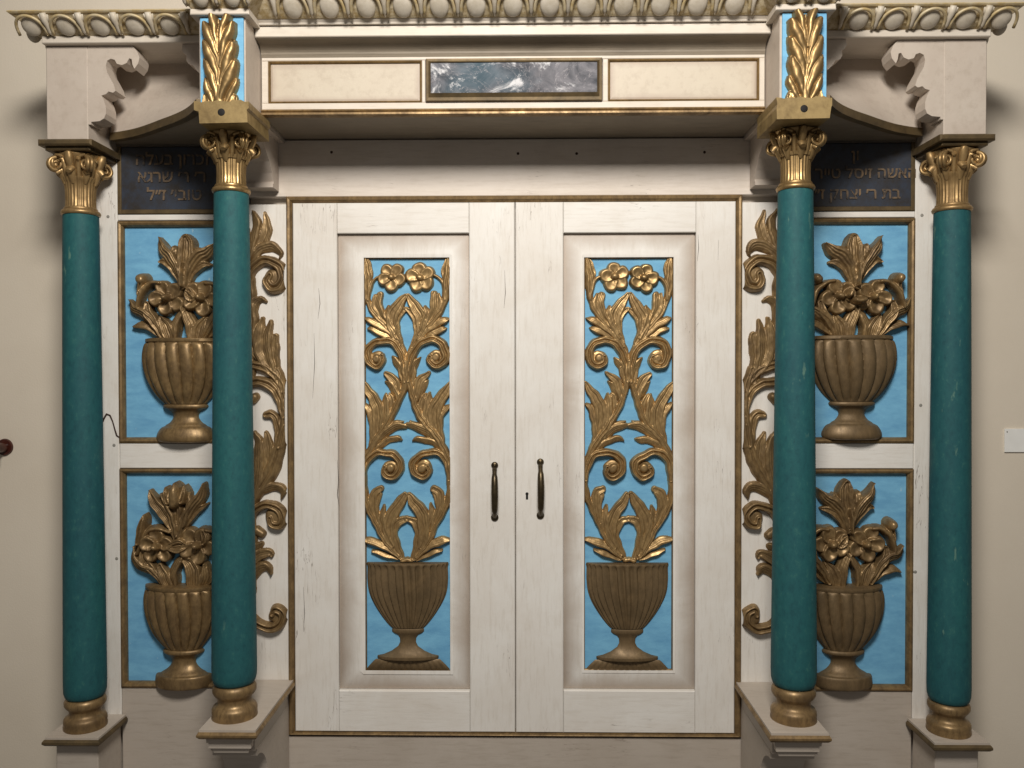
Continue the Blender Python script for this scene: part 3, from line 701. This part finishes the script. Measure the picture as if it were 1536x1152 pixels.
# ---- columns
def spiral(c, R, turns, axis_a, out, m, r0, seg=10, dirn=1, n=40):
    """volute: spiral in the plane spanned by axis_a (horizontal dir (x,d)) and V"""
    pts = []; rad = []
    for i in range(n+1):
        t = i/n; th = -math.pi*.5+dirn*turns*2*math.pi*t; rr = R*(1-t)**.9+.8
        a = rr*math.cos(th); b = rr*math.sin(th)
        pts.append((c[0]+a*axis_a[0], c[1]+b, c[2]+a*axis_a[1])); rad.append(r0*(1-.45*t))
    m.tube(pts, rad, seg)
def column(s, x, d, vtop, vbot, rt, rb, hcap, hbase, absz, tone):
    m = MB()
    prof = [(vtop-1, rt*.9), (vtop, rt), (vtop+30, rt*1.015)]
    for k in range(1, 12):
        t = k/12; prof.append((vtop+30+(vbot-vtop-60)*t, rt*1.015+(rb-rt*1.015)*(t**.9)))
    prof += [(vbot-22, rb), (vbot-10, rb*.985), (vbot-4, rb*.93), (vbot-1, rb*.85), (vbot, rb*.7)]
    m.lathe(x, d, prof, 64)
    c = m.build('column', 'teal', ark, smooth=True, angle=60)
    # base
    L = hbase; r = rb
    P = [(0, .80), (.04, .90), (.12, .97), (.22, .97), (.30, .90), (.36, .80), (.46, .74), (.54, .76), (.60, .84), (.64, .95), (.70, 1.0), (.78, 1.01), (.86, .99), (.93, 1.02), (1.0, 1.0)]
    m = MB(); m.lathe(x, d, [(vbot-1+a*(L+1), b*r) for a, b in P], 56); m.build('base', tone, c, smooth=True, angle=50)
    # capital: astragal, fluted bell, leaf crown, volutes
    m = MB(); h = hcap
    m.lathe(x, d, [(vtop+1, rt*.95), (vtop, rt*1.08), (vtop-3, rt*1.12), (vtop-6, rt*1.05), (vtop-7, rt*.93), (vtop-9, rt*.95), (vtop-10, rt*.92)], 48)
    fl = lambda th, v, i: 1-.06*abs(math.sin(th*13))**2*(1 if 0 < i < 8 else .2)
    bell = [(vtop-9, rt*.90), (vtop-12, rt*.86), (vtop-22, rt*.84), (vtop-34, rt*.86), (vtop-46, rt*.92), (vtop-.56*h, rt*.99), (vtop-.62*h, rt*1.06)]
    m.lathe(x, d, bell, 132, fl)
    m.lathe(x, d, [(vtop-.60*h, rt*.9), (vtop-.66*h, rt*.86), (vtop-.9*h, rt*1.05), (vtop-.97*h, rt*1.3), (vtop-h, rt*1.3)], 40)
    # curling leaf tips round the top of the bell
    for k in range(8):
        th = k*math.pi/4+math.pi/8*0; cx_, cd_ = math.cos(th), math.sin(th); pts = []; rad = []
        for i in range(13):
            t = i/12; rr = rt*(.86+.24*t+.42*max(0, t-.55)**1.2*1.6); v = vtop-(.50+.24*math.sin(min(1, t*1.25)*math.pi/2)-.09*max(0, t-.75)*3)*h
            pts.append((x+cx_*rr, v, d+cd_*rr)); rad.append(rt*(.04+.17*math.sin(math.pi*min(1, t*.8+.05))))
        m.tube(pts, rad, 10, 1.5)
        # small ribbed leaf between
        th += math.pi/8; cx_, cd_ = math.cos(th), math.sin(th)
        m.tube([(x+cx_*rt*q, vtop-z*h, d+cd_*rt*q) for q, z in ((.9, .60), (1.0, .72), (1.12, .84), (1.3, .90), (1.42, .86))], [rt*w for w in (.12, .16, .17, .14, .06)], 8)
    # corner volutes, two faces each
    for k in range(4):
        th = math.pi/4+k*math.pi/2; cx_, cd_ = math.cos(th), math.sin(th); R = rt*.40
        cc = (x+cx_*rt*1.38, vtop-.80*h, d+cd_*rt*1.38)
        for off in (-1, 1):
            # tangential offset so each face shows its own spiral
            ox, od = -cd_*off*rt*.10, cx_*off*rt*.10
            spiral((cc[0]+ox, cc[1], cc[2]+od), R, 1.6, (cx_, cd_), None, m, rt*.115, 8, 1)
        m.ell(cc, (rt*.16, rt*.16, rt*.16))
        # ribbon that rises from the bell into the volute
        pts = [(x+cx_*rt*q, vtop-z*h, d+cd_*rt*q) for q, z in ((.8, .62), (.92, .76), (1.1, .90), (1.32, .965), (1.52, .965))]
        P = catmull([(a, b, 1) for a, b in [(q, z) for q, z in ((.8, .60), (.92, .76), (1.1, .90), (1.24, .96), (1.40, .955))]], .08)
        m.tube([(x+cx_*rt*p[0], vtop-p[1]*h, d+cd_*rt*p[0]) for p in P], [rt*(.04+.10*min(1, 2.5*i/len(P))) for i in range(len(P))], 8)
    # volutes and fleuron facing the room and the sides
    for (ux, ud) in ((0, 1), (1, 0), (-1, 0)):
        tx, td = -ud, ux
        for off in (-1, 1):
            c0 = (x+ux*rt*1.02+tx*off*rt*.86, vtop-.82*h, d+ud*rt*1.02+td*off*rt*.86)
            spiral(c0, rt*.40, 1.5, (tx*off, td*off), None, m, rt*.11, 8, 1)
            m.tube([(x+ux*rt*q2+tx*off*rt*q, vtop-z*h, d+ud*rt*q2+td*off*rt*q) for q, q2, z in ((.10, .80, .60), (.22, .97, .74), (.36, 1.03, .86), (.58, 1.08, .95), (.88, 1.05, .975))], [rt*w for w in (.04, .09, .12, .12, .11)], 8)
        m.tube([(x+ux*rt*q, vtop-z*h, d+ud*rt*q) for q, z in ((.95, .64), (1.1, .78), (1.25, .90), (1.32, .98), (1.2, 1.0))], [rt*w for w in (.14, .2, .26, .24, .14)], 10)
    m.build('capital', 'gold_bright' if d > 100 else 'gold', c, smooth=True, angle=60)
    return c
for s in (-1, 1):
    column(s, s*377.5, 131, -258.5, 403.5, 22.6, 29.6, 77, 47, 40, 'bronze')
    column(s, s*629, 43, -246, 458, 24.0, 29.2, 85, 44, 40, 'bronze')
# ---- inner upper piers
for s in (-1, 1):
    x0, x1 = sorted((s*343, s*403)); vt, vb = -475.2, -361
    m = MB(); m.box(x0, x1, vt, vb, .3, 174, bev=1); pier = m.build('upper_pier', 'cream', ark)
    m = MB(); m.box(x0+2.5, x1-1.5, vt+1, vb+1, 174.2, 177, bev=.4); m.build('blue_panel', 'blue', pier)
    cx = (x0+x1)/2
    ps = 1/3.84*.862
    stem = [('r', 11, [(205, 610, 34), (206, 470, 26), (207, 330, 16), (205, 180, 9), (204, 110, 6)])]
    lf = []
    for yo, sc_ in ((0, 1.0), (112, .95), (222, .9)):
        lf += [('r', 15*sc_, [(203, 390+yo, 8), (192, 320+yo, 20), (172, 250+yo, 32), (150, 190+yo, 34), (132, 140+yo, 18)]), ('r', 9, [(192, 400+yo, 10), (156, 330+yo, 20), (130, 270+yo, 20), (122, 230+yo, 8)])]
    lf += [('r', 15, [(202, 300, 10), (192, 215, 20), (180, 140, 26), (165, 92, 22)]), ('s', 10, [(150, 640, 26), (134, 590, 26), (128, 550, 12)])]
    al = stem+lf+mirror(lf, 206)
    fn = lambda x, y: (cx+(x-206)*ps*1.08, vt+2+(y-92)*ps*.985)
    relief('leaf_carving', T(al, fn, ps*1.08, .25), (x0+3, x1-2, vt+1, vb+2), 'gold_bright', pier, 177, res=.6)
    # rough block between capital and pier, with its peg hole
    P = []
    random.seed(11)
    a0, a1 = (x0-1, x1+9) if s < 0 else (x0-9, x1+1)
    for k in range(15): P.append((a0+(a1-a0)*k/14, vb-2+random.uniform(-2.0, 1.6)))
    P += [(a1, vb+7), (a1-2.5, vb+9), (a1-1.5, vb+25), (a0+7, vb+26), (a0+6, vb+11), (a0, vb+9)] if s < 0 else [(a1, vb+8), (a1-1, vb+10), (a1-3, vb+24), (a0+1, vb+25), (a0+.5, vb+11), (a0+1.5, vb+6)]
    m = MB(); m.prism(P, lambda p: (p[0], p[1], 100.5), lambda p: (p[0], p[1], 190))
    m.build('abacus', 'ochre', pier)
    m = MB(); m.ell(((a0+a1)/2, vb+12, 189.6), (5.0, 5.0, 1.4)); m.build('peg_hole', 'black', pier, smooth=True)
    # cove-shaped corbel from the wall to the pier
    P = [(.3, -361.3), (176, -361.3), (176, -359), (150, -357), (118, -353), (90, -346), (66, -336), (46, -323), (33, -309), (26, -298), (26, -294.5), (29.5, -294.5), (29.5, -289), (.3, -289)]
    a, b = sorted((s*352, s*400))
    m = MB(); m.prism(P, lambda p: (a, p[1], p[0]), lambda p: (b, p[1], p[0])); m.build('corbel', 'cream', pier)
    # little scalloped bracket on the outer side of the pier
    q = s*403.5
    P = [(0, -477), (58, -477), (59, -470), (56, -464), (52, -462), (53, -455), (50, -450), (44, -448), (38, -440), (34, -436), (20, -434), (0, -430)]
    m = MB(); m.prism(P, lambda p: (q+s*p[0], p[1], 60), lambda p: (q+s*p[0], p[1], 84)); m.build('scalloped_bracket', 'cream', pier)
# ---- outer upper piers with scalloped brackets
prof_px = [(1355, 53), (1347, 57), (1340, 68), (1336, 78), (1338, 87), (1344, 95), (1347, 88), (1348, 80), (1352, 79), (1356, 86), (1363, 89), (1371, 87), (1374, 81), (1380, 79), (1386, 82), (1388, 90), (1386, 100), (1381, 109), (1376, 118), (1373, 128), (1377, 131), (1384, 129), (1388, 133), (1395, 135), (1391, 143), (1388, 153), (1388, 163), (1391, 170), (1398, 174), (1411, 175), (1411, 179)]
for s in (-1, 1):
    a, b = sorted((s*598, s*657)); vt, vb = -477.2, -346
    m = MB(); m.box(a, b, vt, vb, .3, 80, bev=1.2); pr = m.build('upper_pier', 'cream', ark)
    P = [W(px, py, 80) for px, py in prof_px]
    P = [(s*x, v) for x, v in P]
    xe = s*597.6
    P = [(xe, -477.2)]+[(p[0], max(p[1], -477.2)) for p in P]+[(xe, P[-1][1])]
    m = MB(); m.prism(P, lambda p: (p[0], p[1], 50), lambda p: (p[0], p[1], 79.6)); m.build('scalloped_bracket', 'cream', pr)
    m = MB(); a2, b2 = sorted((s*591, s*667)); m.box(a2, b2, vb+.3, vb+9, .5, 86, bev=2.2); m.box(a2+6, b2-6, vb+8.7, vb+14, .5, 78, bev=1.5)
    m.build('abacus', 'olive', pr)
# ---- curved friezes
plan = [(592, 28), (570, 36), (543, 50), (515, 70), (490, 90), (462, 112), (440, 132), (424, 150), (412, 166), (404, 178)]
for s in (-1, 1):
    C = catmull([(x, d, 1) for x, d in plan], 4)[:, :2]; n = len(C)
    def strip(v0, v1, out, inn):
        m = MB()
        N = []
        for i in range(n):
            t = C[min(i+1, n-1)]-C[max(i-1, 0)]; t = t/np.linalg.norm(t); N.append((t[1], -t[0]))
        for i in range(n):
            for v, o_ in ((v0, out), (v1, out), (v1, inn), (v0, inn)):
                nx_, nd_ = N[i]
                # room-side normal points to larger x and larger d
                m.v.append(B(s*(C[i][0]+abs(nx_)*o_), v, C[i][1]+abs(nd_)*o_))
        for i in range(n-1):
            for j in range(4): m.f.append((4*i+j, 4*i+(j+1) % 4, 4*i+4+(j+1) % 4, 4*i+4+j))
        m.f += [(0, 1, 2, 3), tuple(4*(n-1)+j for j in range(4))]
        return m
    m = MB(); nr = 22
    for i in range(n):
        for k in range(nr+1):
            t = k/nr; m.v.append(B(s*C[i][0], -370.5-107*t, 9+(C[i][1]-9)*(1-t)**1.5*(1-.0*t)))
        m.v.append(B(s*C[i][0], -478, 1)); m.v.append(B(s*C[i][0], -370.5, 1))
    q = nr+3
    for i in range(n-1):
        for k in range(q): m.f.append((q*i+k, q*i+(k+1) % q, q*i+q+(k+1) % q, q*i+q+k))
    m.f += [tuple(range(q)), tuple(range(q*(n-1), q*n))]
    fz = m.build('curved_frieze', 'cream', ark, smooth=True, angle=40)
    strip(-370, -359, 1.6, -9).build('lower_edge', 'olive', fz, smooth=True, angle=40)
    m = MB(); poly = [(C[i][0], C[i][1]-3) for i in range(0, n, 3)]+[(404.5, 1), (592, 1)]
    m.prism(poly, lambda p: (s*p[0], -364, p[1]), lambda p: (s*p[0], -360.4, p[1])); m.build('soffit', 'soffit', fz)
# ---- centre frieze
XF = 341.5
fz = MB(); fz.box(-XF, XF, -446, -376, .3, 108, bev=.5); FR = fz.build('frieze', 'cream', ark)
def wx(px, py): return W(px, py, 113)
pl0, pl1 = wx(402, 91), wx(633, 154); pr0, pr1 = wx(912, 87), wx(1139, 150); mb0, mb1 = wx(639, 92), wx(903, 152)
top_v, bot_v = -450, -376.5
lv0, lv1 = pl0[1]+1, pl1[1]
m = MB()
m.box(-XF+.2, XF-.2, -446, lv0, 108.1, 114); m.box(-XF+.2, XF-.2, lv1, -375, 108.1, 114)
for a, b in ((-XF+.2, pl0[0]), (pl1[0], mb0[0]-1), (mb1[0]+1, pr0[0]), (pr1[0], XF-.2)): m.box(a, b, lv0+.05, lv1-.05, 108.1, 113.8)
m.build('frieze_framing', 'white_dimmed', FR)
for (a, b), key in (((pl0[0], pl1[0]), 'L'), ((pr0[0], pr1[0]), 'R')):
    nm = 'frieze field '+key
    M[nm] = paint(nm, srgb(196, 186, 168), srgb(188, 176, 158), srgb(160, 146, 128), 'n', crack=.1, band=((a+b)/2, (lv0+lv1)/2, (b-a)/2, (lv1-lv0)/2, 14), bandcol=srgb(166, 150, 136))
    m = MB(); m.loops([(a+3.2, b-3.2, lv0+3.2, lv1-3.2, 108.2), (a+3.2, b-3.2, lv0+3.2, lv1-3.2, 110.5), (a+6, b-6, lv0+6, lv1-6, 111.2)], False, True)
    m.build('frieze_panel', nm, FR)
    m = MB(); m.loops([(a+.2, b-.2, lv0+.2, lv1-.2, 108), (a+.2, b-.2, lv0+.2, lv1-.2, 113.2), (a+1.6, b-1.6, lv0+1.6, lv1-1.6, 114.2), (a+3, b-3, lv0+3, lv1-3, 112.6), (a+3.1, b-3.1, lv0+3.1, lv1-3.1, 108)])
    m.build('gilt_fillet', 'gold_bright', FR)
a, b = mb0[0], mb1[0]
m = MB(); m.loops([(a, b, lv0-1, lv1, 108.3), (a, b, lv0-1, lv1, 116), (a+1, b-1, lv0, lv1-1, 118.5), (a+4, b-4, lv0+3, lv1-5, 119), (a+7, b-7, lv0+6, lv1-10, 122), (a+7.2, b-7.2, lv0+6.2, lv1-10.2, 118)])
m.build('marble_frame', 'olive', FR)
m = MB(); m.box(a+7, b-7, lv0+6, lv1-10, 109, 120.5, bev=.6); m.build('marbled_panel', 'marble', FR)
m = MB(); P = [(108, -375.2), (116.5, -375.2), (117.5, -373), (115.5, -371.5), (118.5, -370), (118.5, -367.5), (114, -366), (108, -366)]
m.prism(P, lambda p: (-XF+.1, p[1], p[0]), lambda p: (XF-.1, p[1], p[0])); m.build('lower_bead', 'bronze', FR)
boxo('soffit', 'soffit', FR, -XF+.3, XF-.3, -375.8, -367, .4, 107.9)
# centre cornice: cove, white fascia, cyma, egg and dart
cn = MB()
P = [(.3, -560), (186, -560), (186, -556), (180, -553)]
P = [(108.5, -446.2), (113.5, -446.2), (114.5, -449)]
for k in range(9):
    t = k/8*math.pi/2; P.append((115+20*(1-math.cos(t)), -450-13*math.sin(t)))
P += [(136, -463.3), (136, -464)]
Pc = P+[(108.5, -464)]
cn.prism(Pc, lambda p: (-XF, p[1], p[0]), lambda p: (XF, p[1], p[0]))
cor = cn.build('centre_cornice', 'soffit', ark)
m = MB(); m.box(-XF-.5, XF+.5, -478.3, -464.2, .4, 139, bev=1); m.prism([(100, -490), (100, -478.8), (143, -478.8), (144, -481), (147, -483.5), (147, -490)], lambda p: (-XF-.3, p[1], p[0]), lambda p: (XF+.3, p[1], p[0]))
m.build('fascia', 'white_dimmed', cor)
def egg_row(parent, x0, x1, v0, v1, d0, d1, pitch, n, cx, top=True, dirn=0):
    """eggs under arches on an ovolo that leans out from (v0,d0) below to (v1,d1) above"""
    L = math.hypot(v1-v0, d1-d0); uy = np.array([0, (v1-v0)/L, (d1-d0)/L]); un = np.array([0, (d1-d0)/L, -(v1-v0)/L])
    if un[2] < 0: un = -un
    def at(x, y, z): return tuple(np.array([x, v0, d0])+uy*y+un*z)
    R = np.stack([np.array([1.0, 0, 0]), uy, un], 1)
    e = MB(); r = MB()
    for k in range(n):
        x = cx+(k-(n-1)/2)*pitch
        e.ell(at(x, L*.40, 1.0), (pitch*.27, L*.42, 5.0), 18, 12, R)
        pts = []; pr = []
        for i in range(21):
            t = math.pi*(i/20); xx = -math.cos(t)*pitch*.41; yy = L*(.06+.86*math.sin(t)**.75)
            pts.append(at(x+xx, yy, 3.5+2.2*math.sin(t))); pr.append(2.1)
        r.tube(pts, pr, 8)
    for k in range(n+1):
        x = cx+(k-n/2)*pitch
        if x < x0 or x > x1: continue
        e.tube([at(x, L*q, z) for q, z in ((.98, 2), (.7, 4), (.45, 3.5), (.2, 4), (.02, 1.5))], [4.2, 4.6, 3.0, 2.6, .8], 8)
        for sg in (-1, 1):
            e.tube([at(x+sg*u*pitch, L*q, 3.0) for u, q in ((.03, .55), (.08, .75), (.13, .92))], [1.8, 2.4, 1.2], 6)
    e.build('egg_and_dart', 'egg', parent, smooth=True); r.build('gilt_arches', 'ring', parent, smooth=True)
m = MB()
m.prism([(100, -520), (100, -484.2), (149, -484.2), (152, -486), (160, -492), (172, -504), (176, -520)], lambda p: (-XF-1, p[1], p[0]), lambda p: (XF+1, p[1], p[0])); m.build('ovolo', 'ovolo', cor)
egg_row(cor, -XF, XF, -484.5, -512, 150, 178, 47.8, 13, 2)
m = MB(); m.box(-XF-20, XF+20, -540, -520.2, .4, 192, bev=2); m.build('crown', 'white_h', cor)
for s in (-1, 1):      # the cornice breaks forward over each pier
    a, b = sorted((s*338, s*408))
    m = MB(); m.box(a-3, b+3, -483, -475.4, .6, 184, bev=1); pc = m.build('pier_cornice', 'white_dimmed', ark)
    m = MB(); o = []
    prof = [(0, -483.2), (2, -485), (8, -490), (16, -500), (24, -512), (26, -520)]
    n0 = 0
    for o_, v in prof: m.v += [B(a-o_, v, .5), B(a-o_, v, 182+o_), B(b+o_, v, 182+o_), B(b+o_, v, .5)]
    for k in range(len(prof)-1):
        for j in range(3): m.f.append((4*k+j, 4*k+j+1, 4*k+5+j, 4*k+4+j))
    m.build('ovolo', 'ovolo', pc)
    egg_row(pc, a-12, b+12, -484, -511, 187, 209, 40, 2, (a+b)/2)
    # eggs along the side return
# outer cornices
for s in (-1, 1):
    a, b = sorted((s*404, s*657))
    def ring3(m, prof):
        n = len(m.v)
        for o_, v in prof:
            if s < 0: m.v += [B(a-o_, v, .4+WALLD), B(a-o_, v, 84+o_), B(b, v, 84+o_)]
            else: m.v += [B(b+o_, v, .4+WALLD), B(b+o_, v, 84+o_), B(a, v, 84+o_)]
        for k in range(len(prof)-1):
            for j in range(2): m.f.append((n+3*k+j, n+3*k+j+1, n+3*k+4+j, n+3*k+3+j))
    m = MB(); m.box(a, b, -487.5, -477.5, WALLD+1, 90, bev=1); oc = m.build('outer_cornice', 'white_dimmed', ark)
    m = MB(); ring3(m, [(0, -487.6), (4, -487.8), (6, -489), (14, -493), (21, -502), (26, -507), (28, -509), (29, -509.3), (29, -511), (10, -511.2)]); m.build('ovolo', 'ovolo', oc)
    m = MB(); ring3(m, [(28, -508.6), (31, -509), (33, -510.5), (32, -512.5), (24, -512.8)]); m.build('gilt_edge', 'ring', oc)
    cxs = s*(669-24*5+26)
    egg_row(oc, a, b+20, -488, -510, 91, 116, 48.2, 5, s*(555+13.0))
    # side return of the eggs
    for k in range(3):
        e = MB(); e.ell((s*(657+20), -498, 84-10-k*46), (9, 13, 12)); e.build('side_egg', 'egg', oc, smooth=True)
# soffit board under the outer cornices
    boxo('cornice_soffit', 'soffit', oc, s*405, s*597, -487, -477.8, .5, 88)
# ================================================================ THE WALL AND WHAT HANGS ON IT
m = MB(); m.box(-2600, 2600, -1000, 900, WALLD-20, WALLD, bev=.1); wl = m.build('wall', 'wall'); wl['kind'] = 'structure'; wl['label'] = 'warm beige plaster wall behind the ark'
x0, v0 = W(1506, 643, WALLD); x1, v1 = W(1547, 678, WALLD)
m = MB(); m.box(x0, x0+62, v0, v1, WALLD+.3, WALLD+3, bev=.3); lab = m.build('wall_label', 'card')
lab['label'] = 'small white caption card on the beige wall right of the ark'; lab['category'] = 'label card'
m = MB(); m.ell((x0+3.4, v0+5, WALLD+3), (1, 1, .7)); m.build('pin', 'iron', lab, smooth=True)
x, v = W(-14, 674, WALLD+40)
kn = MB(); kn.ell((x-2, v, WALLD+42), (16, 17, 14), 28, 18); kn.tube([(x-2, v, WALLD+1), (x-2, v, WALLD+34)], [9, 6], 16); kn.tube([(x-2, v, WALLD+.4), (x-2, v, WALLD+4)], [14, 13], 24)
k = kn.build('wooden_knob', 'wood', smooth=True, angle=50); k['label'] = 'round dark brown wooden knob on the wall at the left edge of the photo'; k['category'] = 'knob'
# ================================================================ LIGHT, CAMERA
w = bpy.data.worlds.new('World'); SC.world = w; w.use_nodes = True
w.node_tree.nodes['Background'].inputs[0].default_value = (1.0, .92, .84, 1); w.node_tree.nodes['Background'].inputs[1].default_value = .13
def area(name, x, v, d, size, power, col, tx, tv, sy=None):
    l = bpy.data.lights.new(name, 'AREA'); l.size = size; l.energy = power; l.color = col
    if sy: l.shape = 'RECTANGLE'; l.size_y = sy
    o = bpy.data.objects.new(name, l); COL.objects.link(o); o.location = B(x, v, d)
    o.rotation_euler = (Vector(B(tx, tv, 0))-o.location).to_track_quat('-Z', 'Y').to_euler()
area('ceiling_lamp', 15, -860, 1160, .46, 53, (1.0, .945, .875), 0, 40)
cam = bpy.data.cameras.new('camera'); co = bpy.data.objects.new('camera', cam); COL.objects.link(co)
cam.sensor_width = 36; cam.lens = 36*FL/1536; cam.clip_end = 100; cam.clip_start = .02
r, dn, fw = RM.T[:, 0], RM.T[:, 1], RM.T[:, 2]
cv = lambda a: Vector((a[0], a[2], -a[1]))
mt = Matrix.Identity(4)
for i, q in enumerate((cv(r), -cv(dn), -cv(fw))):
    for j in range(3): mt[j][i] = q[j]
mt.translation = Vector(B(CXY[0], CXY[1], 1250))
co.matrix_world = mt
SC.camera = co
SC.view_settings.view_transform = 'Standard'; SC.view_settings.look = 'None'; SC.view_settings.exposure = -.09; SC.view_settings.gamma = 1
SC.view_settings.use_curve_mapping = False
SC.cycles.max_bounces = 6
